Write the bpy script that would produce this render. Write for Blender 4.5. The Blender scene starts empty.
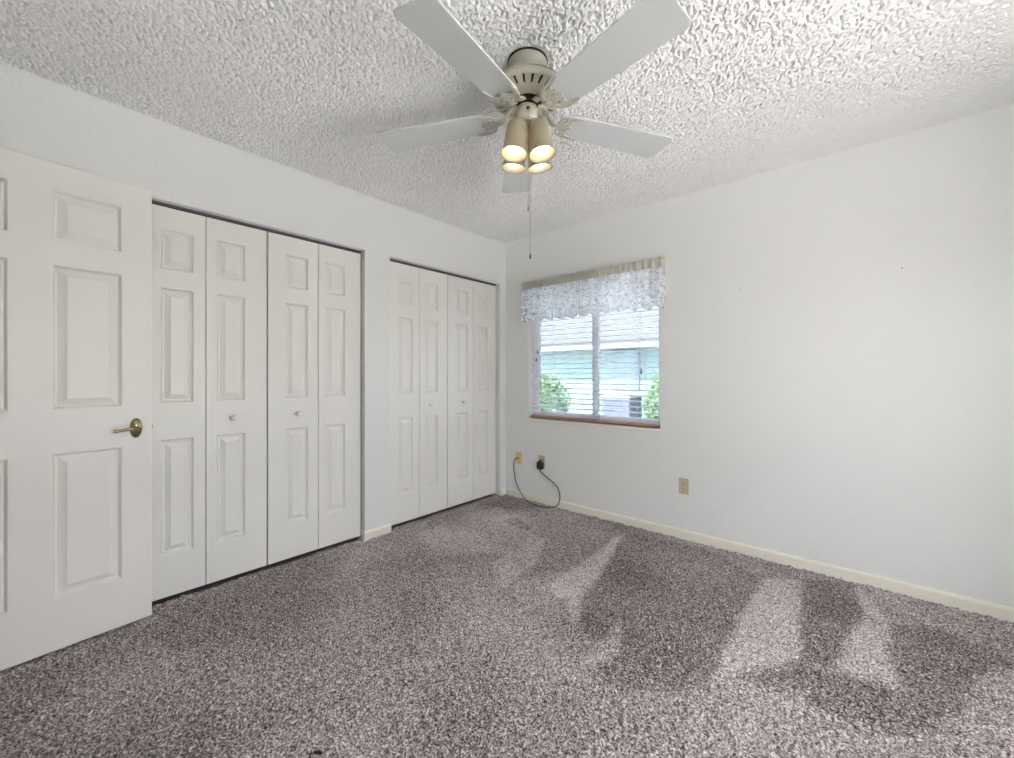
import bpy, bmesh, math, random
import numpy as np
from mathutils import Vector, Matrix
R = math.radians
PI = math.pi
random.seed(7)
scn = bpy.context.scene
COL = scn.collection

# ------------------------------------------------------------------ camera
FPX, YAW = 412.9, R(41.031)
cam_d = bpy.data.cameras.new('camera')
cam_d.sensor_width = 36
cam_d.lens = FPX / 1014 * 36
cam_d.shift_y = -3.86 / 1014
cam_d.clip_start = .01
cam = bpy.data.objects.new('camera', cam_d)
COL.objects.link(cam)
cam.location = (2.6605, -3.0389, 1.1585)
cam.rotation_euler = (R(90), 0, YAW)
scn.camera = cam

# ------------------------------------------------------------------ colour management, world, sun
scn.view_settings.view_transform = 'Standard'
scn.view_settings.look = 'None'
scn.view_settings.gamma = 1
scn.view_settings.use_curve_mapping = False
scn.view_settings.exposure = 2.37
scn.cycles.max_bounces = 12
scn.cycles.diffuse_bounces = 8
scn.cycles.transmission_bounces = 8
scn.cycles.transparent_max_bounces = 24
scn.cycles.use_denoising = True
scn.cycles.denoising_prefilter = 'ACCURATE'
scn.cycles.sample_clamp_indirect = 8
scn.cycles.caustics_reflective = False
scn.cycles.caustics_refractive = False

w = bpy.data.worlds.new('sky')
scn.world = w
w.use_nodes = True
nt = w.node_tree
bg = nt.nodes['Background']
sky = nt.nodes.new('ShaderNodeTexSky')
sky.sky_type = 'NISHITA'
sky.sun_disc = False
sky.sun_elevation = R(52)
sky.sun_rotation = R(215)
sky.air_density = 1.0
sky.dust_density = 2.5
hs = nt.nodes.new('ShaderNodeHueSaturation')      # hazy, almost white Florida sky
hs.inputs['Saturation'].default_value = .22
nt.links.new(sky.outputs[0], hs.inputs['Color'])
tint = nt.nodes.new('ShaderNodeMix'); tint.data_type = 'RGBA'; tint.blend_type = 'MULTIPLY'; tint.inputs[0].default_value = 1
tint.inputs[7].default_value = (1.0, .96, .945, 1)
nt.links.new(hs.outputs[0], tint.inputs[6]); nt.links.new(tint.outputs[2], bg.inputs[0])
SKY = .46
bg.inputs[1].default_value = SKY

sun_d = bpy.data.lights.new('sun', 'SUN')
sun_d.energy = 6.0
sun_d.color = (1, .95, .87)
sun_d.angle = R(.6)
sun = bpy.data.objects.new('sun', sun_d)
COL.objects.link(sun)
sun.location = (-8, -8, 12)
sun.rotation_euler = Vector((-.10, -.75, 1.0)).to_track_quat('Z', 'Y').to_euler()

def portal(name, loc, rot, sx, sy):
    d = bpy.data.lights.new(name, 'AREA')
    d.shape = 'RECTANGLE'; d.size = sx; d.size_y = sy
    d.cycles.is_portal = True
    o = bpy.data.objects.new(name, d); COL.objects.link(o)
    o.location = loc; o.rotation_euler = rot
portal('window_portal', (.9, .17, 1.36), (R(-90), 0, 0), 1.3, 1.3)
portal('added_window_portal', (3.90, -1.90, 1.19), (0, R(90), 0), 1.62, 1.5)

# ------------------------------------------------------------------ helpers
ZC = 2.44
class M_:
    pass
def mat(name, col, rough=.6, metal=0., spec=.5, **k):
    m = bpy.data.materials.new(name); m.use_nodes = True
    b = m.node_tree.nodes['Principled BSDF']
    b.inputs['Base Color'].default_value = (*col, 1)
    b.inputs['Roughness'].default_value = rough
    b.inputs['Metallic'].default_value = metal
    b.inputs['Specular IOR Level'].default_value = spec
    for a, v in k.items():
        b.inputs[a.replace('_', ' ')].default_value = v
    return m
def add_bump(m, scale, dist, strength=1., detail=4, rough=.55, lo=0., hi=1.):
    t = m.node_tree; b = t.nodes['Principled BSDF']
    tc = t.nodes.new('ShaderNodeTexCoord'); n = t.nodes.new('ShaderNodeTexNoise')
    n.inputs['Scale'].default_value = scale; n.inputs['Detail'].default_value = detail
    n.inputs['Roughness'].default_value = rough
    mr = t.nodes.new('ShaderNodeMapRange')
    mr.inputs['From Min'].default_value = lo; mr.inputs['From Max'].default_value = hi
    bp = t.nodes.new('ShaderNodeBump'); bp.inputs['Distance'].default_value = dist
    bp.inputs['Strength'].default_value = strength
    t.links.new(tc.outputs['Object'], n.inputs['Vector'])
    t.links.new(n.outputs['Fac'], mr.inputs['Value'])
    t.links.new(mr.outputs[0], bp.inputs['Height'])
    t.links.new(bp.outputs[0], b.inputs['Normal'])
    return m

def link(name, me, parent=None):
    o = bpy.data.objects.new(name, me); COL.objects.link(o)
    if parent is not None: o.parent = parent
    return o
def obj(name, bm, m, parent=None, smooth=False, angle=None):
    me = bpy.data.meshes.new(name)
    bmesh.ops.recalc_face_normals(bm, faces=bm.faces[:])
    bm.to_mesh(me); bm.free()
    if m is not None:
        for x in (m if isinstance(m, (list, tuple)) else [m]): me.materials.append(x)
    if smooth:
        me.polygons.foreach_set('use_smooth', [True] * len(me.polygons))
        if angle: me.set_sharp_from_angle(angle=R(angle))
    return link(name, me, parent)
def tag(o, label=None, cat=None, group=None, kind=None):
    if label: o['label'] = label
    if cat: o['category'] = cat
    if group: o['group'] = group
    if kind: o['kind'] = kind
    return o
def empty(name, loc=(0, 0, 0), rz=0, parent=None):
    o = bpy.data.objects.new(name, None); COL.objects.link(o)
    o.location = loc; o.rotation_euler = (0, 0, rz); o.empty_display_size = .1
    if parent is not None: o.parent = parent
    return o
def box(bm, x0, x1, y0, y1, z0, z1, M=None):
    v = [bm.verts.new(p) for p in [(x0,y0,z0),(x1,y0,z0),(x1,y1,z0),(x0,y1,z0),(x0,y0,z1),(x1,y0,z1),(x1,y1,z1),(x0,y1,z1)]]
    for f in [(0,3,2,1),(4,5,6,7),(0,1,5,4),(1,2,6,5),(2,3,7,6),(3,0,4,7)]:
        bm.faces.new([v[i] for i in f])
    if M is not None: bmesh.ops.transform(bm, matrix=M, verts=v)
    return v
def bevbox(bm, x0, x1, y0, y1, z0, z1, b=.003, seg=2, M=None):
    t = bmesh.new(); box(t, x0, x1, y0, y1, z0, z1)
    bmesh.ops.bevel(t, geom=t.edges[:], offset=b, segments=seg, affect='EDGES', profile=.5)
    if M is not None: bmesh.ops.transform(t, matrix=M, verts=t.verts[:])
    me = bpy.data.meshes.new('t'); t.to_mesh(me); t.free(); bm.from_mesh(me); bpy.data.meshes.remove(me)
def lathe(bm, prof, n=48, M=None, close=True):
    rings = []
    for r, z in prof:
        if r < 1e-6: rings.append([bm.verts.new((0, 0, z))])
        else: rings.append([bm.verts.new((r*math.cos(2*PI*i/n), r*math.sin(2*PI*i/n), z)) for i in range(n)])
    for a, b in zip(rings[:-1], rings[1:]):
        for i in range(n):
            j = (i+1) % n
            if len(a) == 1 and len(b) == 1: continue
            if len(a) == 1: bm.faces.new((a[0], b[i], b[j]))
            elif len(b) == 1: bm.faces.new((a[i], a[j], b[0]))
            else: bm.faces.new((a[i], a[j], b[j], b[i]))
    if M is not None: bmesh.ops.transform(bm, matrix=M, verts=[v for r_ in rings for v in r_])
def tube(bm, pts, r, n=8, caps=True):
    pts = [Vector(p) for p in pts]; rings = []
    rr = r if isinstance(r, (list, tuple)) else [r]*len(pts)
    up = Vector((0, 0, 1)); last = None
    for i, p in enumerate(pts):
        t = (pts[min(i+1, len(pts)-1)] - pts[max(i-1, 0)]).normalized()
        a = t.cross(up) if last is None else last - t*last.dot(t)
        if a.length < 1e-4: a = t.cross(Vector((1, 0, 0)))
        a.normalize(); last = a; b = t.cross(a)
        rings.append([bm.verts.new(p + rr[i]*(math.cos(2*PI*k/n)*a + math.sin(2*PI*k/n)*b)) for k in range(n)])
    for A, B in zip(rings[:-1], rings[1:]):
        for k in range(n): bm.faces.new((A[k], A[(k+1) % n], B[(k+1) % n], B[k]))
    if caps: bm.faces.new(rings[0][::-1]); bm.faces.new(rings[-1])
def smooth_path(P, n=8):
    P = [Vector(p) for p in P]; out = []
    for i in range(len(P)-1):
        a, b, c, d = P[max(i-1, 0)], P[i], P[i+1], P[min(i+2, len(P)-1)]
        for k in range(n):
            t = k/n
            out.append(.5*((2*b) + (c-a)*t + (2*a-5*b+4*c-d)*t*t + (3*b-a-3*c+d)*t**3))
    out.append(P[-1]); return out

# ------------------------------------------------------------------ materials
WALLC = (.76, .772, .757)
m_wall = add_bump(mat('wall_paint', WALLC, .75, spec=.25), 55, .0016, .7, 3, .5, .35, .8)
m_jamb = mat('jamb_paint', (.74, .735, .69), .55)
m_ceil = add_bump(mat('popcorn_paint', (.89, .90, .905), .95, spec=.1), 230, .002, .4, 2, .5, .3, .7)
m_door = mat('door_enamel', (.80, .785, .745), .42, spec=.45)
m_leaf = mat('closet_enamel', (.79, .785, .745), .42, spec=.45)
m_base = mat('baseboard_paint', (.80, .775, .68), .45)
m_dark = mat('dark_gap', (.02, .02, .02), .9)
m_track = mat('track_steel', (.12, .12, .12), .5, .6)
m_knob = mat('knob_white', (.82, .81, .79), .25)
m_brass = mat('antique_brass', (.36, .30, .17), .22, 1.)
m_fan = mat('fan_enamel', (.47, .46, .39), .35)
m_blade = add_bump(mat('blade_white', (.58, .61, .61), .45), 120, .0002, .3)
m_almond = mat('almond_plate', (.50, .43, .30), .4)
m_yellow = mat('yellowed_plate', (.72, .58, .27), .4)
m_slot = mat('outlet_slot', (.05, .04, .03), .6)
m_black = mat('black_plastic', (.015, .015, .017), .35)
m_cord = mat('cord_rubber', (.06, .06, .065), .4)
m_vinyl = mat('window_vinyl', (.88, .88, .91), .4)      # translucency added to brighten the backlit frame
_t = m_vinyl.node_tree; _tl = _t.nodes.new('ShaderNodeBsdfTranslucent'); _tl.inputs[0].default_value = (.88, .87, .93, 1)
_mx = _t.nodes.new('ShaderNodeMixShader'); _mx.inputs[0].default_value = .45
_t.links.new(_t.nodes['Principled BSDF'].outputs[0], _mx.inputs[1]); _t.links.new(_tl.outputs[0], _mx.inputs[2]); _t.links.new(_mx.outputs[0], _t.nodes['Material Output'].inputs[0])
m_sill = mat('sill_marble', (.82, .76, .66), .3)
m_bottomrail = mat('bottom_rail_wood', (.38, .23, .17), .5)
m_slat = mat('slat_white', (.80, .80, .81), .4)
m_string = mat('blind_string', (.60, .60, .62), .7)
m_tassel = mat('tassel_dark', (.07, .05, .04), .5)
m_chain = mat('chain_metal', (.45, .42, .36), .35, .8)

# glass pane: mostly clear, slight reflection
def glassy(name, tint, refl=.08):
    m = bpy.data.materials.new(name); m.use_nodes = True; t = m.node_tree
    for n in list(t.nodes):
        if n.type != 'OUTPUT_MATERIAL': t.nodes.remove(n)
    out = t.nodes['Material Output']
    tr = t.nodes.new('ShaderNodeBsdfTransparent'); tr.inputs[0].default_value = (*tint, 1)
    gl = t.nodes.new('ShaderNodeBsdfGlossy'); gl.inputs['Roughness'].default_value = .02
    fr = t.nodes.new('ShaderNodeFresnel'); fr.inputs[0].default_value = 1.4
    mx = t.nodes.new('ShaderNodeMixShader')
    t.links.new(fr.outputs[0], mx.inputs[0]); t.links.new(tr.outputs[0], mx.inputs[1]); t.links.new(gl.outputs[0], mx.inputs[2])
    t.links.new(mx.outputs[0], out.inputs[0]); return m
m_glass = glassy('window_glass', (.93, .97, .97))
m_dimmer = glassy('dimming_tint', (.72, .73, .76))  # added tint that dims the outdoors behind the window

# lace: translucent weave with open holes in a flowery net
def lace_mat(nm, dcol, tcol, fac):
    m = bpy.data.materials.new(nm); m.use_nodes = True; t = m.node_tree
    for n in list(t.nodes):
        if n.type != 'OUTPUT_MATERIAL': t.nodes.remove(n)
    out = t.nodes['Material Output']; N = t.nodes.new; L = t.links.new
    df = N('ShaderNodeBsdfDiffuse'); df.inputs[0].default_value = (*dcol, 1)
    tl = N('ShaderNodeBsdfTranslucent'); tl.inputs[0].default_value = (*tcol, 1)
    mx = N('ShaderNodeMixShader'); mx.inputs[0].default_value = fac
    L(df.outputs[0], mx.inputs[1]); L(tl.outputs[0], mx.inputs[2])
    tr = N('ShaderNodeBsdfTransparent')
    uv = N('ShaderNodeUVMap')
    vo = N('ShaderNodeTexVoronoi'); vo.feature = 'DISTANCE_TO_EDGE'; vo.inputs['Scale'].default_value = 42
    no = N('ShaderNodeTexNoise'); no.inputs['Scale'].default_value = 26; no.inputs['Detail'].default_value = 2
    L(uv.outputs[0], vo.inputs['Vector']); L(uv.outputs[0], no.inputs['Vector'])
    r1 = N('ShaderNodeMapRange'); r1.inputs['From Min'].default_value = .05; r1.inputs['From Max'].default_value = .14
    r2 = N('ShaderNodeMapRange'); r2.inputs['From Min'].default_value = .42; r2.inputs['From Max'].default_value = .56
    r2.inputs['To Max'].default_value = .42
    L(vo.outputs['Distance'], r1.inputs['Value']); L(no.outputs['Fac'], r2.inputs['Value'])
    mu = N('ShaderNodeMath'); mu.operation = 'MULTIPLY'
    L(r1.outputs[0], mu.inputs[0]); L(r2.outputs[0], mu.inputs[1])
    at = N('ShaderNodeAttribute'); at.attribute_name = 'open'
    mm = N('ShaderNodeMath'); mm.operation = 'MULTIPLY'; L(mu.outputs[0], mm.inputs[0]); L(at.outputs['Fac'], mm.inputs[1])
    m2 = N('ShaderNodeMixShader'); L(mm.outputs[0], m2.inputs[0]); L(mx.outputs[0], m2.inputs[1]); L(tr.outputs[0], m2.inputs[2])
    L(m2.outputs[0], out.inputs[0]); return m
m_lace = lace_mat('lace_cloth', (.92, .93, .94), (.95, .97, 1), .62)
m_lace_unlit = lace_mat('lace_cloth_unlit', (.72, .70, .63), (.8, .78, .7), .3)  # same lace, its missing backlight painted as a darker beige

# carpet: flecked yarn, nap attribute = brushed pile's light and dark, painted into the colour
def carpet_mat():
    m = mat('flecked_carpet', (.3, .28, .28), .95, spec=.1); t = m.node_tree; b = t.nodes['Principled BSDF']
    N = t.nodes.new; L = t.links.new
    tc = N('ShaderNodeTexCoord')
    n1 = N('ShaderNodeTexNoise'); n1.inputs['Scale'].default_value = 140; n1.inputs['Detail'].default_value = 2; n1.inputs['Roughness'].default_value = .7
    L(tc.outputs['Object'], n1.inputs['Vector'])
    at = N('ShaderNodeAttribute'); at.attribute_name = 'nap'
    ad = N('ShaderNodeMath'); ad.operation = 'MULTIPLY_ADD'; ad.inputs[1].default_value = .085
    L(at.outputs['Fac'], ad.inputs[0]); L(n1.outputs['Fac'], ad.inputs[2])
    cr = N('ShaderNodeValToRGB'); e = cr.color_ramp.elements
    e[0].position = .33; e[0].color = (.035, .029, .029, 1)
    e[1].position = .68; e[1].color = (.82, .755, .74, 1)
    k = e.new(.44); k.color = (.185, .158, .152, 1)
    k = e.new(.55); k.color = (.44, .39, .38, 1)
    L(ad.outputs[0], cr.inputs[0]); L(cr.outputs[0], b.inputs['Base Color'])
    b.inputs['Sheen Weight'].default_value = .15
    return m
m_carpet = carpet_mat()

# ------------------------------------------------------------------ setting: floor and ceiling relief
XR, YB = 3.72, -3.47     # right wall, wall behind the camera
def gfield(ny, nx, sig, seed):
    r = np.random.default_rng(seed).standard_normal((ny, nx))
    fy = np.fft.fftfreq(ny)[:, None]; fx = np.fft.rfftfreq(nx)[None, :]
    g = np.exp(-2*(PI*sig)**2*(fx**2+fy**2))
    a = np.fft.irfft2(np.fft.rfft2(r)*g, s=(ny, nx)); return a/a.std()
def grid_mesh(name, xs, ys, Z, flip=False):
    ny, nx = len(ys), len(xs)
    X, Y = np.meshgrid(xs, ys)
    co = np.stack([X, Y, Z], -1).reshape(-1, 3).astype(np.float32)
    i = np.arange(ny*nx).reshape(ny, nx)
    q = np.stack([i[:-1, :-1], i[:-1, 1:], i[1:, 1:], i[1:, :-1]], -1).reshape(-1, 4)
    if flip: q = q[:, ::-1]
    nf = len(q)
    me = bpy.data.meshes.new(name)
    me.vertices.add(len(co)); me.vertices.foreach_set('co', co.ravel())
    me.loops.add(nf*4); me.loops.foreach_set('vertex_index', q.ravel().astype(np.int32))
    me.polygons.add(nf); me.polygons.foreach_set('loop_start', np.arange(0, nf*4, 4, dtype=np.int32))
    me.polygons.foreach_set('use_smooth', np.ones(nf, dtype=bool))
    me.update(calc_edges=True)
    return me
# ceiling
st = .0032
xs = np.arange(-.02, XR+.03, st); ys = np.arange(YB-.02, .03, st)
a = gfield(len(ys), len(xs), .86, 3)
h = 1/(1+np.exp(-(a+.7)*5.5))
X, Y = np.meshgrid(xs, ys)
fade = np.clip((3.3 - (X + .25*(Y+.0)))/1.4, .12, 1) * np.clip(-Y/.5+.15, .2, 1)
fade = fade*np.clip((np.hypot(X-1.615, Y+1.71)-.085)/.02, 0, 1)
Z = ZC + .006*np.clip(fade*3, 0, 1) - .0145*h*fade - .0010*a*fade
me = grid_mesh('ceiling', xs, ys, Z, True)
me.materials.append(m_ceil)
ceil = tag(link('ceiling', me), kind='structure')
bm = bmesh.new(); box(bm, -.85, XR+.6, YB-1.3, .6, ZC+.03, ZC+.18)
tag(obj('trim_1', bm, m_wall), kind='structure')     # roof slab above the ceiling

# floor
st = .0045
xs = np.arange(-.049, XR+.02, st); ys = np.arange(YB-.01, .01, st)
X, Y = np.meshgrid(xs, ys)
a = gfield(len(ys), len(xs), .95, 11); b2 = gfield(len(ys), len(xs), 2.6, 12); c2 = gfield(len(ys), len(xs), 28, 5)
Z = -.004 + .0030*a + .0012*b2
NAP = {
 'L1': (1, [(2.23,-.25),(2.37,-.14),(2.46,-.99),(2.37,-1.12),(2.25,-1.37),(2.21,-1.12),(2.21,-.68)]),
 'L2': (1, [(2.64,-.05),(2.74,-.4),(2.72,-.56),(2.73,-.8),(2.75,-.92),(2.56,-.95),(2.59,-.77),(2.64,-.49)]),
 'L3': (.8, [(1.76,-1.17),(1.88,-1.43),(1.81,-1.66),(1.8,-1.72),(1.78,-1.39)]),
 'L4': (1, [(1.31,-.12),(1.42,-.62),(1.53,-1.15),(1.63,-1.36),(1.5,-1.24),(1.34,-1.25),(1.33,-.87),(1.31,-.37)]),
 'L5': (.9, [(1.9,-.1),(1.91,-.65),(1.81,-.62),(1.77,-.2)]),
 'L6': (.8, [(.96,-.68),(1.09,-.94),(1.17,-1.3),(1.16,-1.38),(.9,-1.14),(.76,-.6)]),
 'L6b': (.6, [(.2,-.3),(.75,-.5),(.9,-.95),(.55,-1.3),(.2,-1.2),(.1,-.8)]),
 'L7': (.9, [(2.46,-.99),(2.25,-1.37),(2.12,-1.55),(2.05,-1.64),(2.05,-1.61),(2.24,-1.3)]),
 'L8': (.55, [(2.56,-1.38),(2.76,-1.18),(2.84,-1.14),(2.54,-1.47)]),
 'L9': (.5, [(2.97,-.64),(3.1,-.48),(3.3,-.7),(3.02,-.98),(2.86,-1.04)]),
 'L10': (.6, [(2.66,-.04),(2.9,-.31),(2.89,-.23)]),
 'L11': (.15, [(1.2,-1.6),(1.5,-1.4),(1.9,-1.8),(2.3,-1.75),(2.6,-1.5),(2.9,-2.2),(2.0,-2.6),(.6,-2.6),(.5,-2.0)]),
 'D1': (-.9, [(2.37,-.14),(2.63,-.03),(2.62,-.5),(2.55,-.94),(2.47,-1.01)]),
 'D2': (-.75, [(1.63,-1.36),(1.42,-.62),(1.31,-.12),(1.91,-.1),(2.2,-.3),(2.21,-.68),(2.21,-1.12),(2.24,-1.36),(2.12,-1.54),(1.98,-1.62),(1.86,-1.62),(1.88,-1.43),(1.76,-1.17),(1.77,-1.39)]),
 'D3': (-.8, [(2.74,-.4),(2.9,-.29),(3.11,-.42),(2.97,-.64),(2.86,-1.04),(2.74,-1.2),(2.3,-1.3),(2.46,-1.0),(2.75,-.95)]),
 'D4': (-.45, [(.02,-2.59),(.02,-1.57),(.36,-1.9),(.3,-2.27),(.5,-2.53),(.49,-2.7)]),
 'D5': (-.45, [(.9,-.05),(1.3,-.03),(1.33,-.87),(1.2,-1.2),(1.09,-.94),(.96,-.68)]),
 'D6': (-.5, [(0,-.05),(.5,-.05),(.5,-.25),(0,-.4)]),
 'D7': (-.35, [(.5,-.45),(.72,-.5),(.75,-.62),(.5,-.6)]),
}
def poly_mask(P):
    P = np.array(P); m = np.zeros(X.shape, bool); n = len(P)
    wob = .012*c2
    px, py = X+wob, Y-wob
    for i in range(n):
        x1, y1 = P[i]; x2, y2 = P[(i+1) % n]
        if y1 == y2: continue
        c = ((y1 > py) != (y2 > py)) & (px < (x2-x1)*(py-y1)/(y2-y1)+x1)
        m ^= c
    return m.astype(np.float32)
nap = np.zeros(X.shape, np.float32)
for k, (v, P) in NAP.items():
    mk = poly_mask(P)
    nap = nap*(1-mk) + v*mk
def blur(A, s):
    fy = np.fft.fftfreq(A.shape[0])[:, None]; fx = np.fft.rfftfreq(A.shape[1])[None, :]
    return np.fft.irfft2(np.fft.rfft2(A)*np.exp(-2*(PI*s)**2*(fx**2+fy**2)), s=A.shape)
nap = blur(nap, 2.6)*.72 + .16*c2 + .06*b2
# narrow mark: pile lowered and yarn darkened
mx_, my_ = 1.38, -2.462
dx, dy = X-mx_, Y-my_
u = dx*.99+dy*.1; v = -dx*.1+dy*.99
ang = R(48); u = dx*math.cos(ang)+dy*math.sin(ang); v = -dx*math.sin(ang)+dy*math.cos(ang)
dent = np.exp(-(u/.024)**2-(v/.0055)**2)
Z -= .014*dent; nap -= 5*np.clip(dent, 0, 1)
me = grid_mesh('floor', xs, ys, Z)
at = me.attributes.new('nap', 'FLOAT', 'POINT'); at.data.foreach_set('value', nap.astype(np.float32).ravel())
me.materials.append(m_carpet)
tag(link('floor', me), kind='structure')
bm = bmesh.new(); box(bm, -.8, XR+.1, YB-1.3, .14, -.12, -.022)
tag(obj('floor', bm, mat('subfloor', (.25, .23, .22), .95)), kind='structure')

# ------------------------------------------------------------------ setting: walls
WX0, WX1, WZ0, WZ1 = .285, 1.514, .762, 1.955      # window opening
TW = .15
bm = bmesh.new()
box(bm, -.8, WX0, 0, TW, -.1, ZC+.03); box(bm, WX1, XR+.15, 0, TW, -.1, ZC+.03)
box(bm, WX0, WX1, 0, TW, -.1, WZ0); box(bm, WX0, WX1, 0, TW, WZ1, ZC+.03)
tag(obj('wall_window', bm, m_wall), kind='structure')
# closet wall x=0 with two openings
C1 = (-2.735, -1.503); C2 = (-1.305, -.088); HT = 2.038; TJ = .10
bm = bmesh.new()
box(bm, -TJ, 0, YB-.1, C1[0], -.1, ZC+.03)
box(bm, -TJ, 0, C1[1], C2[0], -.1, ZC+.03)
box(bm, -TJ, 0, C2[1], .01, -.1, ZC+.03)
box(bm, -TJ, 0, C1[0], C1[1], HT, ZC+.03); box(bm, -TJ, 0, C2[0], C2[1], HT, ZC+.03)
tag(obj('wall_left', bm, m_wall), kind='structure')
bm = bmesh.new()      # closet interior
box(bm, -.8, -.7, YB, .1, -.1, ZC+.03); box(bm, -.7, -TJ, -1.45, -1.36, -.1, ZC+.03); box(bm, -.7, -TJ, YB-.1, YB, -.1, ZC+.03)
tag(obj('wall_closet', bm, m_wall), kind='structure')
# wall behind the camera with the doorway, hall box
DX0, DX1 = .14, .92
bm = bmesh.new()
box(bm, -.1, DX0, YB-.12, YB, -.1, ZC+.03); box(bm, DX1, XR+.15, YB-.12, YB, -.1, ZC+.03)
box(bm, DX0, DX1, YB-.12, YB, 2.06, ZC+.03)
tag(obj('wall_back', bm, m_wall), kind='structure')
bm = bmesh.new()
box(bm, -.8, XR, YB-1.3, YB-1.2, -.1, ZC+.03); box(bm, -.5, -.4, YB-1.2, YB-.1, -.1, ZC+.03); box(bm, 2.4, 2.5, YB-1.2, YB-.12, -.1, ZC+.03)
tag(obj('wall_hall', bm, m_wall), kind='structure')
# right wall with a second, wide window, added out of view as daylight source
SY0, SY1, SZ0, SZ1 = -2.65, -1.15, .38, 2.0
bm = bmesh.new()
box(bm, XR, XR+TW, YB-.12, SY0, -.1, ZC+.03); box(bm, XR, XR+TW, SY1, 0, -.1, ZC+.03)
box(bm, XR, XR+TW, SY0, SY1, -.1, SZ0); box(bm, XR, XR+TW, SY0, SY1, SZ1, ZC+.03)
tag(obj('wall_right', bm, m_wall), kind='structure')
w2 = empty('added_window', (XR+.08, (SY0+SY1)/2, SZ0)); tag(w2, kind='structure')
bm = bmesh.new(); hw = (SY1-SY0)/2; hh = SZ1-SZ0
for y0, y1, z0, z1 in [(-hw, -hw+.05, 0, hh), (hw-.05, hw, 0, hh), (-hw, hw, 0, .05), (-hw, hw, hh-.05, hh), (-.025, .025, 0, hh)]:
    box(bm, -.03, .03, y0, y1, z0, z1)
obj('frame', bm, m_vinyl, w2)

# baseboards
BH, BT = .060, .012
def base_prof(bm, a, b, n, h=BH, t=BT):
    a, b, n = Vector((*a, 0)), Vector((*b, 0)), Vector((*n, 0))
    pr = [(0, -.03), (t, -.03), (t, h-.014), (t*.75, h-.005), (t*.35, h), (0, h)]
    A = [bm.verts.new(a+n*u+Vector((0, 0, z))) for u, z in pr]; B = [bm.verts.new(b+n*u+Vector((0, 0, z))) for u, z in pr]
    k = len(pr)
    for i in range(k): bm.faces.new((A[i], A[(i+1) % k], B[(i+1) % k], B[i]))
    bm.faces.new(A[::-1]); bm.faces.new(B)
bm = bmesh.new(); base_prof(bm, (-.0, 0), (XR, 0), (0, -1))
tag(obj('baseboard_window', bm, m_base), kind='structure')
bm = bmesh.new()
base_prof(bm, (0, C1[1]-BT), (0, C2[0]+BT*.6), (1, 0)); base_prof(bm, (-.035, C1[1]), (BT*.0, C1[1]), (0, -1))
base_prof(bm, (0, C2[1]-.0), (0, 0), (1, 0)); base_prof(bm, (0, YB), (0, C1[0]), (1, 0))
tag(obj('baseboard_left', bm, m_base), kind='structure')
bm = bmesh.new(); base_prof(bm, (XR, YB), (XR, 0), (-1, 0)); tag(obj('baseboard_right', bm, m_base), kind='structure')
bm = bmesh.new(); base_prof(bm, (DX1, YB), (XR, YB), (0, 1)); tag(obj('baseboard_back', bm, m_base), kind='structure')
# closet tracks in the heads
for i, (y0, y1) in enumerate((C1, C2)):
    bm = bmesh.new(); box(bm, -.072, -.045, y0+.002, y1-.002, HT-.012, HT+.0)
    tag(obj('trim_%d' % (i+2), bm, m_track), kind='structure')

# ------------------------------------------------------------------ panelled doors
PROFILE = [(0, 0), (.003, -.002), (.010, -.0180), (.014, -.0180), (.042, -.0025), (.043, -.001)]
def leaf_mesh(bm, W, z0, z1, T, cols, rows):
    """u along +X from 0..W, front face at y=0 looking -Y, thickness towards +Y"""
    c = .0022
    for side in (0, 1):
        us = sorted({c, W-c, *[a for q in cols for a in q]}); zs = sorted({z0+c, z1-c, *[a for q in rows for a in q]})
        def P(u, d, z): return (u, (-d if side == 0 else T+d), z)
        for i in range(len(us)-1):
            for j in range(len(zs)-1):
                u0, u1, za, zb = us[i], us[i+1], zs[j], zs[j+1]
                if (u0, u1) in cols and (za, zb) in rows:
                    loops = []
                    for ins, d in PROFILE:
                        loops.append([bm.verts.new(P(*q)) for q in ((u0+ins, d, za+ins), (u1-ins, d, za+ins), (u1-ins, d, zb-ins), (u0+ins, d, zb-ins))])
                    for A, B in zip(loops[:-1], loops[1:]):
                        for k in range(4): bm.faces.new((A[k], A[(k+1) % 4], B[(k+1) % 4], B[k]))
                    bm.faces.new(loops[-1])
                else:
                    bm.faces.new([bm.verts.new(P(*q)) for q in ((u0, 0, za), (u1, 0, za), (u1, 0, zb), (u0, 0, zb))])
    def ring(i, y): return [bm.verts.new(q) for q in ((i, y, z0+i), (W-i, y, z0+i), (W-i, y, z1-i), (i, y, z1-i))]
    rs = [ring(c, 0), ring(0, c), ring(0, T-c), ring(c, T)]
    for A, B in zip(rs[:-1], rs[1:]):
        for k in range(4): bm.faces.new((A[k], A[(k+1) % 4], B[(k+1) % 4], B[k]))
    bmesh.ops.remove_doubles(bm, verts=bm.verts[:], dist=1e-5)

# room door, open against the closet wall; local +X runs from the hinge to the latch edge
dd = Vector((-.10203, .99478, 0)); DW = .762
latch = Vector((.083, -2.6638, 0)); hinge = latch - DW*dd
rzd = math.atan2(dd.y, dd.x)
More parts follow.
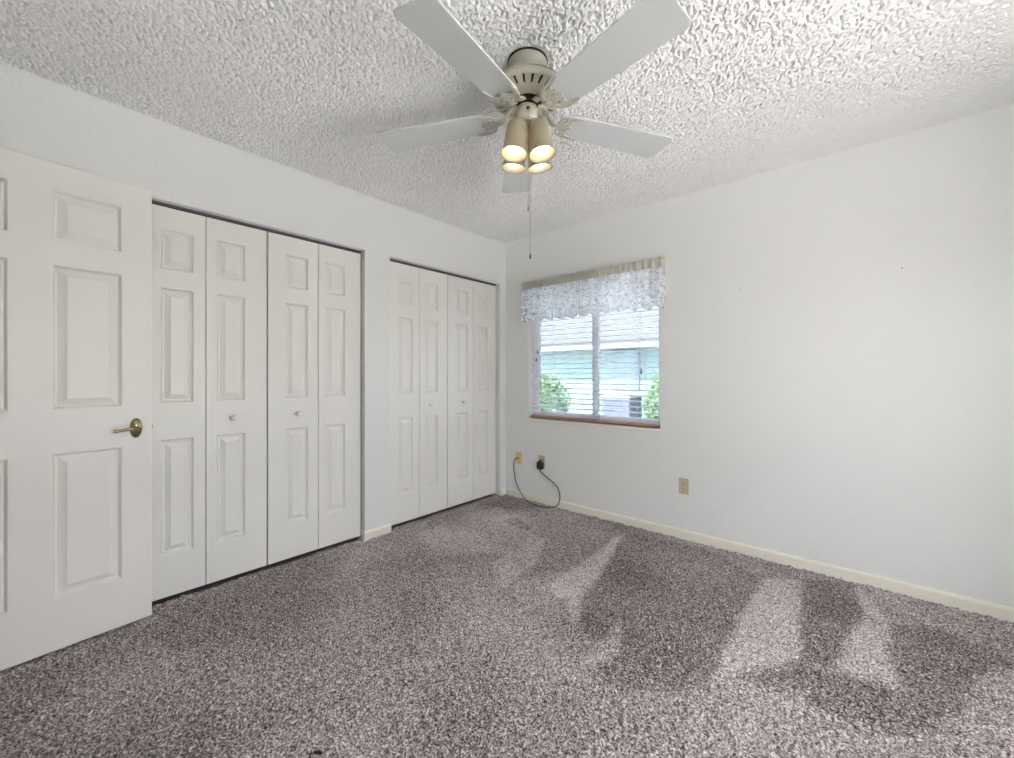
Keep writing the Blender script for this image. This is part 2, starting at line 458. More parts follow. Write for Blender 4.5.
# local -Y must look into the room (+x): rotate so X->dd; then -Y -> (dd.y,-dd.x) = (+,+)
d1 = empty('door_1', hinge, rzd)
tag(d1, 'white six-panel room door standing open at the left, with a brass lever', 'door', kind='structure')
cols = [(.105, .322), (.433+.007, .655)]
cols = [(DW-.655, DW-.440), (DW-.323, DW-.107)]
rows = [(.229, .830), (1.016, 1.618), (1.721, 1.928)]
bm = bmesh.new(); leaf_mesh(bm, DW, .011, 2.042, .035, cols, rows)
obj('door_slab', bm, m_door, d1)
hx, hz = DW-.062, .912
hand = None
bm = bmesh.new()
lathe(bm, [(0, .012), (.017, .012), (.021, .010), (.032, .0085), (.037, .006), (.040, .003), (.042, 0), (.042, -.001)], 40, Matrix.Translation((hx+.004, 0, hz)) @ Matrix.Diagonal((.56, 1, 1.10, 1)) @ Matrix.Rotation(R(90), 4, 'X'))
ros = obj('rosette', bm, m_brass, d1, True, 50)
bm = bmesh.new()
pts = smooth_path([(hx+.006, -.008, hz), (hx+.006, -.036, hz), (hx, -.050, hz+.001), (hx-.022, -.056, hz+.003), (hx-.046, -.054, hz), (hx-.070, -.050, hz-.004), (hx-.080, -.047, hz-.002)], 6)
rad = []
for i in range(len(pts)):
    t = i/(len(pts)-1); rad.append(.0090 if t < .3 else (.0085-.0015*(t-.3)/.5 if t < .85 else .0075+.001*math.sin((t-.85)/.15*PI)))
tube(bm, pts, rad, 14)
lathe(bm, [(0, .010), (.007, .008), (.010, .004), (.011, 0)], 16, Matrix.Translation((hx+.005, -.046, hz)) @ Matrix.Rotation(R(90), 4, 'X'))
obj('door_lever', bm, m_brass, d1, True, 60)
bm = bmesh.new(); bevbox(bm, DW-.001, DW+.005, .011, .024, hz-.009, hz+.009, .001)
obj('latch_bolt', bm, m_brass, d1)
bm = bmesh.new()
for z in (.25, 1.05, 1.85): lathe(bm, [(0, 0), (.006, 0), (.006, .09), (0, .09)], 12, Matrix.Translation((-.003, -.004, z)))
obj('hinge', bm, m_brass, d1)

# closet bifolds: local +X is world +Y, front looks +x  -> rz=90deg
PW = .14
R3 = [(.236, .828), (1.015, 1.605), (1.700, 1.905)]
def bifold(num, ya, yb, side, insets, label, knob_y):
    w_ = (yb-ya)/2
    e = empty('door_%d' % num, (-.040, ya, 0), R(90)); tag(e, label, 'closet door', 'white raised-panel bifold closet doors', kind='structure')
    for k in (0, 1):
        bm = bmesh.new(); g = .0016
        a = insets[k]
        leaf_mesh(bm, w_-2*g, .022, 2.018, .030, [(a-g, a+PW-g)], R3)
        bmesh.ops.translate(bm, verts=bm.verts[:], vec=(k*w_+g, 0, 0))
        lf = obj('door_leaf', bm, m_leaf, e)
        if k == side:
            bm = bmesh.new()
            lathe(bm, [(.009, 0), (.0085, .006), (.0065, .013), (.0085, .019), (.0145, .024), (.0168, .031), (.0150, .038), (.008, .042), (0, .043)], 24,
                  Matrix.Translation((knob_y-ya, 0, .92)) @ Matrix.Rotation(R(90), 4, 'X'))
            obj('knob', bm, m_knob, lf, True)
    return e
bifold(2, -2.725, -2.119, 1, (.110, .048), 'left bifold pair of the wider closet, beside the open door', -2.298)
bifold(3, -2.115, -1.512, 0, (.098, .046), 'right bifold pair of the wider closet, against the wall pier', -1.945)
bifold(4, -1.297, -.712, 1, (.090, .050), 'left bifold pair of the far closet, next to the wall pier', -.905)
bifold(5, -.708, -.100, 0, (.098, .052), 'right bifold pair of the far closet, in the room corner', -.540)

# ------------------------------------------------------------------ window
w1 = empty('window_1', (0, 0, 0)); tag(w1, 'white sliding window behind the horizontal blind', 'window', kind='structure')
bm = bmesh.new(); f = .022; y0, y1 = .085, .145
for a in [(WX0, WX0+f, y0, y1, WZ0, WZ1), (WX1-f, WX1, y0, y1, WZ0, WZ1), (WX0+f, WX1-f, y0, y1, WZ0, WZ0+f), (WX0+f, WX1-f, y0, y1, WZ1-f, WZ1)]: bevbox(bm, *a, .003)
obj('window_frame', bm, m_vinyl, w1)
def sash(x0, x1, y):
    bm = bmesh.new(); s = .034
    for a in [(x0, x0+s, y, y+.022, WZ0+f, WZ1-f), (x1-s, x1, y, y+.022, WZ0+f, WZ1-f), (x0+s, x1-s, y, y+.022, WZ0+f, WZ0+f+s), (x0+s, x1-s, y, y+.022, WZ1-f-s, WZ1-f)]: bevbox(bm, *a, .002)
    o = obj('sash', bm, m_vinyl, w1)
    bm = bmesh.new(); box(bm, x0+s, x1-s, y+.009, y+.013, WZ0+f+s, WZ1-f-s); obj('pane', bm, m_glass, o)
sash(WX0+f, .958, .092); sash(.885, WX1-f, .118)
bm = bmesh.new(); box(bm, WX0+.02, WX1-.02, .1462, .1466, WZ0+.02, WZ1-.02); obj('dimming_sheet', bm, m_dimmer, w1)  # added sheet over the window, darkens the view outside
bm = bmesh.new(); bevbox(bm, WX0-.0, WX1+.0, -.012, .085, WZ0-.02, WZ0, .004, 3)
obj('window_sill', bm, m_sill, w1, True, 40)

# blind
bl = empty('window_blind', (0, .042, 0))
tag(bl, 'white horizontal slat blind, slats open, hanging in the window recess', 'blind')
bx0, bx1 = WX0+.014, WX1-.014
bm = bmesh.new(); bevbox(bm, bx0, bx1, -.026, .026, WZ1-.045, WZ1-.002, .003); obj('headrail', bm, m_slat, bl)
bm = bmesh.new(); z = .822; n = 0
while z < WZ1-.06:
    k = 6; prev = None
    for j in range(k+1):
        t = -1+2*j/k; y = .025*t; zz = z+.0022*(1-t*t)-.0035*t*-.6
        cur = [bm.verts.new((x, y, zz+d)) for x in (bx0, bx1) for d in (0, .0036)]
        if prev:
            bm.faces.new((prev[0], prev[2], cur[2], cur[0])); bm.faces.new((prev[1], cur[1], cur[3], prev[3]))
            bm.faces.new((prev[0], cur[0], cur[1], prev[1])); bm.faces.new((prev[2], prev[3], cur[3], cur[2]))
        else: bm.faces.new((cur[0], cur[1], cur[3], cur[2]))
        prev = cur
    bm.faces.new((prev[0], prev[2], prev[3], prev[1])); z += .0435
obj('slats', bm, m_slat, bl, True, 50)
bm = bmesh.new(); bevbox(bm, bx0, bx1, -.026, .026, .768, .788, .003); obj('bottom_rail', bm, m_bottomrail, bl)
for x in (.33, 1.018, 1.331):
    bm = bmesh.new()
    for y in (-.027, .027): tube(bm, [(x, y, .78), (x, y, WZ1-.03)], .0011, 6)
    obj('ladder_cord', bm, m_string, bl)
for x, z in ((.380, 1.373), (.366, 1.305)):
    bm = bmesh.new(); tube(bm, [(x, -.034, z), (x, -.034, WZ1-.03)], .0009, 6)
    c = obj('lift_cord', bm, m_string, bl)
    bm = bmesh.new(); lathe(bm, [(0, .018), (.003, .016), (.007, -.010), (.0075, -.018), (0, -.020)], 14, Matrix.Translation((x, -.034, z)))
    obj('tassel', bm, m_tassel, c, True)
bm = bmesh.new(); tube(bm, [(1.366, -.034, 1.19), (1.366, -.034, WZ1-.03)], .0014, 8)
c = obj('tilt_cord', bm, m_string, bl)
bm = bmesh.new(); lathe(bm, [(0, .020), (.003, .018), (.0075, -.012), (.0075, -.020), (0, -.022)], 14, Matrix.Translation((1.366, -.034, 1.19))); obj('tassel', bm, m_tassel, c, True)

# lace valance
va = empty('lace_valance', (0, 0, 0))
tag(va, 'gathered white lace valance hanging across the top of the window', 'valance')
VX0, VX1, VY = .243, 1.552, -.055
def valance(z_top, z_bot, rows, hdr):
    L1_, L2_ = abs(VY), VX1-VX0; Ltot = L2_+2*L1_; n = 520
    me = bpy.data.meshes.new('valance'); V = []; F = []; UV = []; OP = []
    rnd = np.random.default_rng(4); ph = rnd.uniform(0, 6.28, 8)
    for j in range(rows+1):
        tz = j/rows
        for i in range(n+1):
            s = Ltot*i/n
            if s < L1_: x, y, nx, ny = VX0, -s, -1, 0
            elif s < L1_+L2_: x, y, nx, ny = VX0+s-L1_, VY, 0, -1
            else: x, y, nx, ny = VX1, VY+(s-L1_-L2_), 1, 0
            # soften corner
            xr = (x-VX0)/(VX1-VX0)
            freq = 2*PI/(.034+.030*max(0, xr-.55))
            wv = math.sin(freq*s+1.3*math.sin(9*s+ph[0])) + .45*math.sin(2.3*freq*s+ph[1])
            if hdr:
                amp = .004+.005*abs(tz-.0)**2 if tz < .5 else .003+.003*(1-tz)
                z = z_top-(z_top-z_bot)*tz+(.006*math.sin(freq*1.9*s+ph[2])*(1-tz) if tz < .4 else 0)
                amp = .010*(1-.4*tz); wv = math.sin(2.1*freq*s+ph[3])+.6*math.sin(3.7*freq*s+2*math.sin(5*s))+.3*math.sin(40*s)
                d = amp*wv+.004*math.sin(PI*tz)
            else:
                amp = .006+.013*tz**.8
                sc = .110-.0*xr; scal = abs(math.sin(PI*s/sc))
                z = z_top-(z_top-z_bot)*tz - tz**6*(.026*scal-.018)
                d = amp*wv+.010*tz
            d *= 1. if (L1_+.01 < s < L1_+L2_-.01) else .35
            V.append((x+nx*d, y+ny*d, z)); UV.append((s*1.0, (z_top-(z_top-z_bot)*tz)))
            OP.append(.25 if hdr else min(1.5, .9+.9*tz))
    for j in range(rows):
        for i in range(n): a = j*(n+1)+i; F.append((a, a+1, a+n+2, a+n+1))
    me.from_pydata(V, [], F); uvl = me.uv_layers.new(name='UVMap')
    for l in me.loops: uvl.data[l.index].uv = UV[l.vertex_index]
    at = me.attributes.new('open', 'FLOAT', 'POINT'); at.data.foreach_set('value', OP)
    me.polygons.foreach_set('use_smooth', [True]*len(F)); me.materials.append(m_lace_unlit if hdr else m_lace)
    return me
sk = link('lace_skirt', valance(1.945, 1.648, 26, False), va)
hd = link('gathered_header', valance(2.012, 1.945, 8, True), va)
for o in (sk, hd):
    md = o.modifiers.new('thickness', 'SOLIDIFY'); md.thickness = .0006
bm = bmesh.new(); tube(bm, [(VX0+.004, -.002, 1.965), (VX0+.006, VY+.014, 1.965), (VX1-.006, VY+.014, 1.965), (VX1-.004, -.002, 1.965)], .006, 10)
obj('curtain_rod', bm, m_knob, va)

# ------------------------------------------------------------------ ceiling fan
FX, FY, FZ, PH = 1.6151, -1.7103, 2.213, -10.66
fan = empty('ceiling_fan', (FX, FY, ZC))
tag(fan, 'white five-blade ceiling fan with four lit lamp shades', 'ceiling fan')
def fz(z): return z-ZC
bm = bmesh.new(); lathe(bm, [(0, fz(2.438)), (.078, fz(2.438)), (.079, fz(2.434)), (.079, fz(2.396)), (.082, fz(2.385)), (.098, fz(2.365)), (.128, fz(2.337)), (.146, fz(2.325)), (.150, fz(2.320)), (.146, fz(2.318))], 72)
obj('canopy', bm, m_fan, fan, True, 40)
bm = bmesh.new(); lathe(bm, [(.0785, fz(2.437)), (.0820, fz(2.437)), (.0820, fz(2.430)), (.0785, fz(2.430))], 64); obj('ceiling_gasket', bm, m_black, fan)
# vented ring
bm = bmesh.new()
NS = 24*4
prof = [(.146, fz(2.319)), (.151, fz(2.313)), (.152, fz(2.302)), (.148, fz(2.294)), (.140, fz(2.2905)), (.104, fz(2.283)), (.096, fz(2.281)), (.080, fz(2.276)), (.060, fz(2.272)), (.058, fz(2.272))]
rg = [[bm.verts.new((r_*math.cos(2*PI*i/NS), r_*math.sin(2*PI*i/NS), z_)) for i in range(NS)] for r_, z_ in prof]
for k in range(len(rg)-1):
    for i in range(NS):
        if k == 4 and i % 4 == 0: continue
        j = (i+1) % NS; bm.faces.new((rg[k][i], rg[k][j], rg[k+1][j], rg[k+1][i]))
vo = obj('motor_housing', bm, m_fan, fan, True, 40)
md = vo.modifiers.new('thickness', 'SOLIDIFY'); md.thickness = .002
bm = bmesh.new(); lathe(bm, [(0, fz(2.312)), (.135, fz(2.312)), (.135, fz(2.298)), (.10, fz(2.290)), (0, fz(2.290))], 48); obj('motor', bm, m_dark, fan)
bm = bmesh.new(); lathe(bm, [(0, fz(2.278)), (.052, fz(2.278)), (.052, fz(2.262)), (.030, fz(2.262)), (.030, fz(2.25)), (0, fz(2.25))], 48); obj('flywheel', bm, m_dark, fan)
bm = bmesh.new(); lathe(bm, [(0, fz(2.256)), (.030, fz(2.256)), (.040, fz(2.250)), (.043, fz(2.243)), (.043, fz(2.200)), (.040, fz(2.194)), (.030, fz(2.188)), (.027, fz(2.165)), (.022, fz(2.155)), (0, fz(2.150))], 48)
sc_ = obj('switch_cup', bm, m_fan, fan, True, 40)
# blade
PT = R(7.5)
def blade_mesh():
    bm = bmesh.new(); u0, u1 = .170, .664; out = []
    def hw_(u): return .0655+.0155*min(1, (u-u0)/(u1-u0))
    rc = .022
    top = []; rr = .03
    # outline counterclockwise
    for i in range(7):
        a = PI+ (PI/2)*i/6; top.append((u0+rr+rr*math.cos(a), -hw_(u0)+rr+rr*math.sin(a)))
    for i in range(9):
        a = -PI/2+(PI/2)*i/8; top.append((u1-rc+rc*math.cos(a), -hw_(u1)+rc+rc*math.sin(a)))
    for i in range(9):
        a = 0+(PI/2)*i/8; top.append((u1-rc+rc*math.cos(a), hw_(u1)-rc+rc*math.sin(a)))
    for i in range(7):
        a = PI/2+(PI/2)*i/6; top.append((u0+rr+rr*math.cos(a), hw_(u0)-rr+rr*math.sin(a)))
    T = .0055
    A = [bm.verts.new((u, v, 0)) for u, v in top]; B = [bm.verts.new((u, v, T)) for u, v in top]
    bm.faces.new(A[::-1]); bm.faces.new(B); n = len(A)
    for i in range(n): bm.faces.new((A[i], A[(i+1) % n], B[(i+1) % n], B[i]))
    bmesh.ops.bevel(bm, geom=[e for e in bm.edges if abs(e.verts[0].co.z-e.verts[1].co.z) < 1e-6], offset=.001, segments=1, affect='EDGES')
    bmesh.ops.recalc_face_normals(bm, faces=bm.faces[:])
    bmesh.ops.rotate(bm, verts=bm.verts[:], cent=(0, 0, 0), matrix=Matrix.Rotation(-PT, 3, 'X'))
    me = bpy.data.meshes.new('blade'); bm.to_mesh(me); bm.free(); me.materials.append(m_blade); return me
def spl(cu, pts):
    s = cu.splines.new('POLY'); s.points.add(len(pts)-1)
    for p_, q in zip(s.points, pts): p_.co = (q[0], q[1], 0, 1)
    s.use_cyclic_u = True
def iron_mesh():
    """ornate blade bracket: hub arm, crescent with two horns, pierced"""
    half = smooth_path([(.118, .0075, 0), (.135, .012, 0), (.143, .026, 0), (.152, .044, 0), (.170, .057, 0), (.195, .064, 0), (.222, .066, 0), (.246, .062, 0),
                        (.226, .055, 0), (.206, .047, 0), (.197, .036, 0), (.203, .026, 0), (.196, .017, 0), (.206, .009, 0), (.214, 0, 0)], 5)
    half = [(p.x-.014*min(1, max(0, (p.x-.118)/.05)), p.y) for p in half]
    outl = half + [(x, -y) for x, y in half[::-1][1:]]
    cu = bpy.data.curves.new('iron', 'CURVE'); cu.dimensions = '2D'; cu.fill_mode = 'BOTH'; cu.extrude = .0022; cu.bevel_depth = .0012; cu.bevel_resolution = 1
    spl(cu, outl)
    def blob(cx, cy, rx, ry, a, n=14):
        return [(cx+rx*math.cos(2*PI*i/n)*math.cos(a)-ry*math.sin(2*PI*i/n)*math.sin(a), cy+rx*math.cos(2*PI*i/n)*math.sin(a)+ry*math.sin(2*PI*i/n)*math.cos(a)) for i in range(n)]
    for s_ in (1, -1):
        spl(cu, blob(.153, .036*s_, .014, .0055, R(58)*s_))
        spl(cu, blob(.175, .0535*s_, .012, .0035, R(12)*s_))
        spl(cu, blob(.140, .011*s_, .009, .0045, R(25)*s_))
        spl(cu, blob(.167, .020*s_, .010, .0055, R(-10)*s_))
    o = bpy.data.objects.new('t', cu); COL.objects.link(o)
    dg = bpy.context.evaluated_depsgraph_get(); me = bpy.data.meshes.new_from_object(o.evaluated_get(dg))
    bpy.data.objects.remove(o)
    bm = bmesh.new(); bm.from_mesh(me)
    for v in bm.verts: v.co.z += -.0042
    bmesh.ops.rotate(bm, verts=bm.verts[:], cent=(0, 0, 0), matrix=Matrix.Rotation(-PT, 3, 'X'))
    # S-curved arm from flywheel to crescent
    arm = smooth_path([(.040, 0, .050), (.062, 0, .048), (.082, 0, .032), (.100, 0, .006), (.118, 0, -.004), (.140, 0, -.004)], 5)
    prev = None
    for i, p in enumerate(arm):
        t = i/(len(arm)-1); wd = .0150-.0040*math.sin(PI*t); th = .0045
        cur = [bm.verts.new((p.x, a_*wd, p.z+b_*th)) for a_, b_ in ((-1, -.6), (-.55, -1), (.55, -1), (1, -.6), (1, .6), (-1, .6))]
        if prev:
            for k in range(6): bm.faces.new((prev[k], prev[(k+1) % 6], cur[(k+1) % 6], cur[k]))
        else: bm.faces.new(cur[::-1])
        prev = cur
    bm.faces.new(prev)
    for cx_, cy_ in ((.187, 0), (.193, .053), (.193, -.053)):
        lathe(bm, [(0, -.0095), (.003, -.0092), (.0042, -.0078), (.0045, -.006)], 10, Matrix.Rotation(-PT, 4, 'X') @ Matrix.Translation((cx_, cy_, 0)))
    bmesh.ops.recalc_face_normals(bm, faces=bm.faces[:])
    me2 = bpy.data.meshes.new('blade_iron'); bm.to_mesh(me2); bm.free(); me2.materials.append(m_fan); return me2
bme, ime = blade_mesh(), iron_mesh()
LEN_ = [1, .985, .99, .965, .985]
TW_ = [(-1.4, 1.3, -4.5), (-3, 2.2, 5), (.5, 1.5, 1), (2.9, 2.4, 5.5), (1.2, 2.8, -2)]     # turn, droop, pitch of each blade
for k in range(5):
    b = link('fan_blade', bme, fan); b.scale = (LEN_[k], 1, 1); b.location = (0, 0, fz(FZ)); b.rotation_euler = (R(TW_[k][2]), R(TW_[k][1]), R(PH+72*k+TW_[k][0]))
    link('blade_iron', ime, b)
# lamp shades, clear of each other, each with its bulb
def shade_mat():
    m = bpy.data.materials.new('frosted_shade'); m.use_nodes = True; t = m.node_tree
    b = t.nodes['Principled BSDF']; b.inputs['Base Color'].default_value = (.30, .31, .24, 1); b.inputs['Roughness'].default_value = .35
    out = t.nodes['Material Output']; tl = t.nodes.new('ShaderNodeBsdfTranslucent'); tl.inputs[0].default_value = (.85, .62, .38, 1)
    mx = t.nodes.new('ShaderNodeMixShader'); mx.inputs[0].default_value = .15
    t.links.new(b.outputs[0], mx.inputs[1]); t.links.new(tl.outputs[0], mx.inputs[2]); t.links.new(mx.outputs[0], out.inputs[0]); return m
m_shade = shade_mat()
def emis(name, col, s):
    m = bpy.data.materials.new(name); m.use_nodes = True; t = m.node_tree
    b = t.nodes['Principled BSDF']; b.inputs['Base Color'].default_value = (.9, .9, .85, 1)
    b.inputs['Emission Color'].default_value = (*col, 1); b.inputs['Emission Strength'].default_value = s; return m
m_bulb = emis('lit_bulb', (1, .76, .48), 1.5)
bm = bmesh.new()
sp = [(r_*1.09, z_) for r_, z_ in [(.020, .140), (.027, .137), (.034, .128), (.0385, .113), (.0400, .09), (.0408, .05), (.0425, .025), (.0465, .008), (.0490, 0), (.0478, .0005), (.0450, .009), (.0410, .026), (.0392, .05), (.0385, .09), (.0370, .112), (.0325, .126), (.026, .134), (.020, .137)]]
lathe(bm, sp, 40); bmesh.ops.recalc_face_normals(bm, faces=bm.faces[:])
sme = bpy.data.meshes.new('lamp_shade'); bm.to_mesh(sme); bm.free(); sme.materials.append(m_shade); sme.polygons.foreach_set('use_smooth', [True]*len(sme.polygons))
bm = bmesh.new(); lathe(bm, [(0, .004), (.016, .006), (.029, .014), (.034, .028), (.033, .045), (.023, .070), (.015, .088), (.013, .118), (0, .12)], 24)
bmesh.ops.recalc_face_normals(bm, faces=bm.faces[:])
bme_ = bpy.data.meshes.new('bulb'); bm.to_mesh(bme_); bm.free(); bme_.materials.append(m_bulb); bme_.polygons.foreach_set('use_smooth', [True]*len(bme_.polygons))
for k in range(4):
    az = 131.03+45+90*k
    ca, sa = math.cos(R(az)), math.sin(R(az)); rr = .079
    s_ = link('lamp_shade', sme, fan); s_.location = (rr*ca, rr*sa, fz(2.030))
    s_.rotation_euler = (Matrix.Rotation(R(az), 3, 'Z') @ Matrix.Rotation(R(-9), 3, 'Y')).to_euler()
    link('bulb', bme_, s_)
    bm = bmesh.new(); tube(bm, smooth_path([(.012*ca, .012*sa, fz(2.172)), (.030*ca, .030*sa, fz(2.180)), (.045*ca, .045*sa, fz(2.176)), (.050*ca, .050*sa, fz(2.160))], 4), .009, 12)
    obj('lamp_arm', bm, m_fan, fan, True)
# pull chains
nr = Vector((math.cos(R(131+180)), math.sin(R(131+180)), 0)); rt = Vector((math.cos(R(41)), math.sin(R(41)), 0))
for off, zb, l in ((0.001, 1.822, .02), (.0085, 1.632, .02)):
    p = nr*.048+rt*off
    bm = bmesh.new(); tube(bm, [nr*.040+rt*off+Vector((0, 0, fz(2.224))), p+Vector((0, 0, fz(2.222))), p+Vector((0, 0, fz(2.214))), p+Vector((0, 0, fz(zb)))], .0011, 6)
    c = obj('pull_chain', bm, m_chain, fan)
    bm = bmesh.new(); lathe(bm, [(0, .010), (.002, .009), (.0036, 0), (.0036, -.010), (0, -.013)], 12, Matrix.Translation(p+Vector((0, 0, fz(zb))))); obj('chain_pull', bm, m_tassel if zb < 1.7 else m_chain, c, True)
bm = bmesh.new(); lathe(bm, [(0, .008), (.0055, .006), (.0065, 0), (.0055, -.003)], 14, Matrix.Translation(nr*.042+Vector((0, 0, fz(2.224)))) @ Matrix.Rotation(R(131-90), 4, 'Z') @ Matrix.Rotation(R(90), 4, 'X'))
obj('switch_bushing', bm, m_black, fan)

# ------------------------------------------------------------------ wall plates, cord
def plate(name, x, z, m, label, cat, duplex=True, w_=.070, h_=.114):
    e = empty(name, (x, 0, z)); tag(e, label, cat)
    bm = bmesh.new(); bevbox(bm, -w_/2, w_/2, -.006, .001, -h_/2, h_/2, .0025, 3); obj('cover_plate', bm, m, e)
    if duplex:
        for zc in (.0195, -.0195):
            bm = bmesh.new()
            n = 20; pts = []
            for i in range(n):
                a = 2*PI*i/n; pts.append((max(-.0145, min(.0145, .0172*math.cos(a))), .0145*math.sin(a)))
            A = [bm.verts.new((u, -.0085, zc+v)) for u, v in pts]; B = [bm.verts.new((u, -.005, zc+v)) for u, v in pts]
            bm.faces.new(A)
            for i in range(n): bm.faces.new((A[i], B[i], B[(i+1) % n], A[(i+1) % n]))
            r_ = obj('receptacle', bm, m, e)
            bm = bmesh.new()
            box(bm, -.0078, -.0052, -.0092, -.008, zc-.001, zc+.008); box(bm, .0052, .0078, -.0092, -.008, zc-.001, zc+.008)
            lathe(bm, [(0, .0092), (.0026, .0092), (.0026, .008)], 10, Matrix.Translation((0, 0, zc-.0075)) @ Matrix.Rotation(R(90), 4, 'X'))
            obj('slots', bm, m_slot, r_)
        bm = bmesh.new(); lathe(bm, [(0, .0082), (.0032, .0078), (.0036, .0055)], 12, Matrix.Rotation(R(90), 4, 'X')); obj('screw', bm, m_brass, e, True)
    else:
        bm = bmesh.new(); lathe(bm, [(0, .0160), (.0045, .0160), (.0048, .007), (.0075, .007), (.0075, .0055)], 12, Matrix.Rotation(R(90), 4, 'X')); obj('jack', bm, m_chain, e)
        for s in (.042, -.042):
            bm = bmesh.new(); lathe(bm, [(0, .0075), (.003, .007), (.0034, .0055)], 12, Matrix.Translation((0, 0, s)) @ Matrix.Rotation(R(90), 4, 'X')); obj('screw', bm, m_brass, e, True)
    return e
plate('wall_jack', .167, .370, m_yellow, 'yellowed cable wall plate nearest the room corner, with a dark cord', 'wall plate', False)
plate('power_outlet', .436, .371, m_almond, 'almond power outlet holding a black plug-in adapter', 'outlet')
plate('power_outlet', 1.683, .371, m_almond, 'almond power outlet with nothing plugged in, right of the window', 'outlet')
ad = empty('power_adapter', (.436, -.009, .344)); tag(ad, 'black plug-in power adapter in the lower half of the outlet', 'adapter')
bm = bmesh.new(); bevbox(bm, -.029, .029, -.034, 0, -.034, .030, .004, 3); bevbox(bm, -.012, .012, -.030, -.004, .028, .045, .003, 2); obj('adapter_body', bm, m_black, ad)
bm = bmesh.new(); lathe(bm, [(0, -.052), (.0035, -.052), (.005, -.033), (0, -.032)], 12, Matrix.Translation((0, -.018, 0))); obj('strain_relief', bm, m_black, ad)
bm = bmesh.new()
cp = [(.167, -.012, .372), (.158, -.026, .372), (.132, -.028, .345), (.122, -.024, .300), (.122, -.022, .252), (.147, -.020, .142), (.196, -.022, .066), (.244, -.030, .024), (.315, -.062, .006), (.395, -.098, .004), (.470, -.110, .004), (.548, -.094, .004),
      (.612, -.045, .010), (.636, -.024, .045), (.646, -.021, .096), (.635, -.021, .146), (.604, -.021, .193), (.518, -.022, .241), (.463, -.024, .272), (.440, -.026, .292)]
tube(bm, smooth_path(cp, 8), .0043, 8)
tag(obj('looping_cable', bm, m_cord, None, True), 'thin dark cord looping from the yellowed plate to the black adapter', 'cord')

# nails in the wall
for x, z, lab in ((2.043, 1.725, 'tiny dark nail in the bare wall, the one nearer the window'), (2.804, 1.729, 'tiny dark nail in the bare wall, the one farther right')):
    bm = bmesh.new(); lathe(bm, [(0, .007), (.003, .006), (.003, .0045), (.0012, .0045), (.0012, -.004)], 10, Matrix.Translation((x, 0, z)) @ Matrix.Rotation(R(90), 4, 'X'))
    tag(obj('wall_nail', bm, m_track), lab, 'nail')

# ------------------------------------------------------------------ outside
m_bounce_yard = add_bump(mat('bounce_pale', (.84, .84, .83), .9), 40, .01, .5)  # yard ground made very pale to bounce sunlight up to the ceiling
bm = bmesh.new(); box(bm, -16, 14, .16, 16, -.35, -.14); tag(obj('bounce_yard', bm, m_bounce_yard), kind='structure')
bm = bmesh.new(); box(bm, 3.9, 14, -12, .15, -.35, -.14); tag(obj('bounce_ground', bm, mat('bounce_ground_pale', (.66, .65, .64), .9)), kind='structure')  # unseen ground, added pale to reflect sunlight into the room
ho = empty('neighbor_house', (-3.5, 7, -.15)); tag(ho, 'pale blue-green house wall seen through the window blind', 'house')
m_side = mat('pale_siding', (.15, .225, .235), .7); m_fas = mat('fascia_white', (.26, .26, .26), .6)
m_roof = add_bump(mat('roof_shingle', (.065, .07, .075), .9), 8, .03, .8)
bm = bmesh.new(); box(bm, -9, 7, 0, .2, 0, 2.6)
x = -9
while x < 7: box(bm, x, x+.03, -.02, 0, 0, 2.6); x += 1.37
obj('siding', bm, m_side, ho)
bm = bmesh.new(); box(bm, -9.4, 7.4, -.62, -.58, 1.98, 2.18); box(bm, -9.4, 7.4, -.58, 0, 2.1, 2.12); obj('fascia', bm, m_fas, ho)
bm = bmesh.new(); v = [bm.verts.new(q) for q in [(-9.5, -.68, 2.18), (7.5, -.68, 2.18), (7.5, 2.6, 5.2), (-9.5, 2.6, 5.2), (-9.5, -.68, 2.12), (7.5, -.68, 2.12), (7.5, 2.6, 5.1), (-9.5, 2.6, 5.1)]]
for q in [(0,1,2,3), (7,6,5,4), (0,4,5,1), (1,5,6,2), (2,6,7,3), (3,7,4,0)]: bm.faces.new([v[i] for i in q])
obj('roof', bm, m_roof, ho)
bm = bmesh.new(); box(bm, 1.15, 1.85, -.05, 0, .95, 1.95); wn = obj('house_window', bm, mat('far_frame', (.15, .19, .22), .6), ho)
bm = bmesh.new(); box(bm, 1.2, 1.8, -.06, -.045, 1.0, 1.9); obj('window_pane', bm, mat('far_glass', (.12, .18, .22), .3), wn)

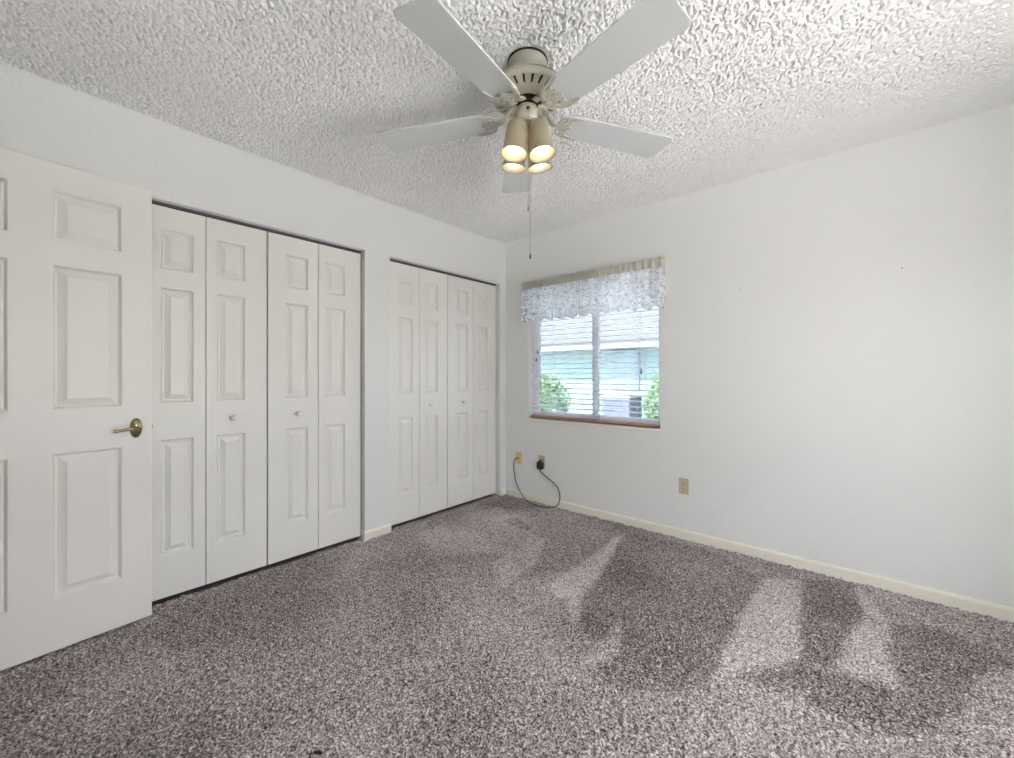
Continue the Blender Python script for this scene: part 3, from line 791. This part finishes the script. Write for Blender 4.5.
ac = empty('air_conditioner', (-1.6, 5.9, -.15)); tag(ac, 'blue-grey outdoor air conditioner unit standing against the neighboring house', 'air conditioner')
m_ac = mat('ac_blue_grey', (.065, .08, .13), .5)
bm = bmesh.new(); bevbox(bm, -.34, .34, -.34, .34, .06, .80, .02); obj('cabinet', bm, m_ac, ac)
bm = bmesh.new()
for i in range(14): box(bm, -.345, .345, -.350, -.338, .12+i*.046, .14+i*.046)
obj('louvers', bm, m_ac, ac)
bm = bmesh.new(); bevbox(bm, -.36, .36, -.36, .36, .80, .86, .015); lathe(bm, [(.24, .86), (.24, .885), (.20, .885), (.20, .86)], 24); obj('top_cover', bm, m_fas, ac)
bm = bmesh.new(); box(bm, -.42, .42, -.42, .42, 0, .06); obj('pad', bm, mat('concrete', (.5, .5, .48), .9), ac)

def leafy(name, loc, rx, ry, h_, n, col, label):
    e = empty(name, loc); tag(e, label, 'bush', 'bushes along the neighboring house')
    rd = random.Random(int(loc[0]*100)); V = []; F = []
    for i in range(n):
        th, ph = rd.uniform(0, 2*PI), math.acos(rd.uniform(-1, 1)); rr = rd.uniform(.55, 1)*(1+.18*math.sin(3*th)+.12*math.sin(5*ph))
        c = Vector((rx*rr*math.cos(th)*math.sin(ph), ry*rr*math.sin(th)*math.sin(ph), h_*.55+h_*.48*rr*math.cos(ph)))
        u_ = Vector((rd.gauss(0, 1), rd.gauss(0, 1), rd.gauss(0, 1))).normalized(); v_ = u_.orthogonal().normalized(); s = rd.uniform(.035, .07)
        k = len(V); V += [c-u_*s, c+v_*s*.45, c+u_*s, c-v_*s*.45]; F.append((k, k+1, k+2, k+3))
    me = bpy.data.meshes.new('foliage'); me.from_pydata(V, [], F); me.materials.append(mat('leaves', col, .6)); link('foliage', me, e)
    bm = bmesh.new()
    for i in range(6):
        a = i*1.05; tube(bm, [(0, 0, 0), (.1*math.cos(a)*rx*3, .1*math.sin(a)*ry*3, h_*.4), (rx*.5*math.cos(a), ry*.5*math.sin(a), h_*.8)], [.02, .014, .006], 6)
    obj('stems', bm, mat('bark', (.2, .14, .1), .9), e)
leafy('bush', (-3.75, 6.0, -.15), .50, .45, 1.25, 2600, (.10, .18, .085), 'green bush beyond the left half of the window')
leafy('bush', (-3.02, 5.35, -.15), .24, .24, .75, 1300, (.08, .13, .10), 'low dark bush in front of the green one at the left of the window')
leafy('bush', (-.82, 6.05, -.15), .32, .34, 1.15, 2200, (.10, .18, .09), 'green bush beyond the right edge of the window')
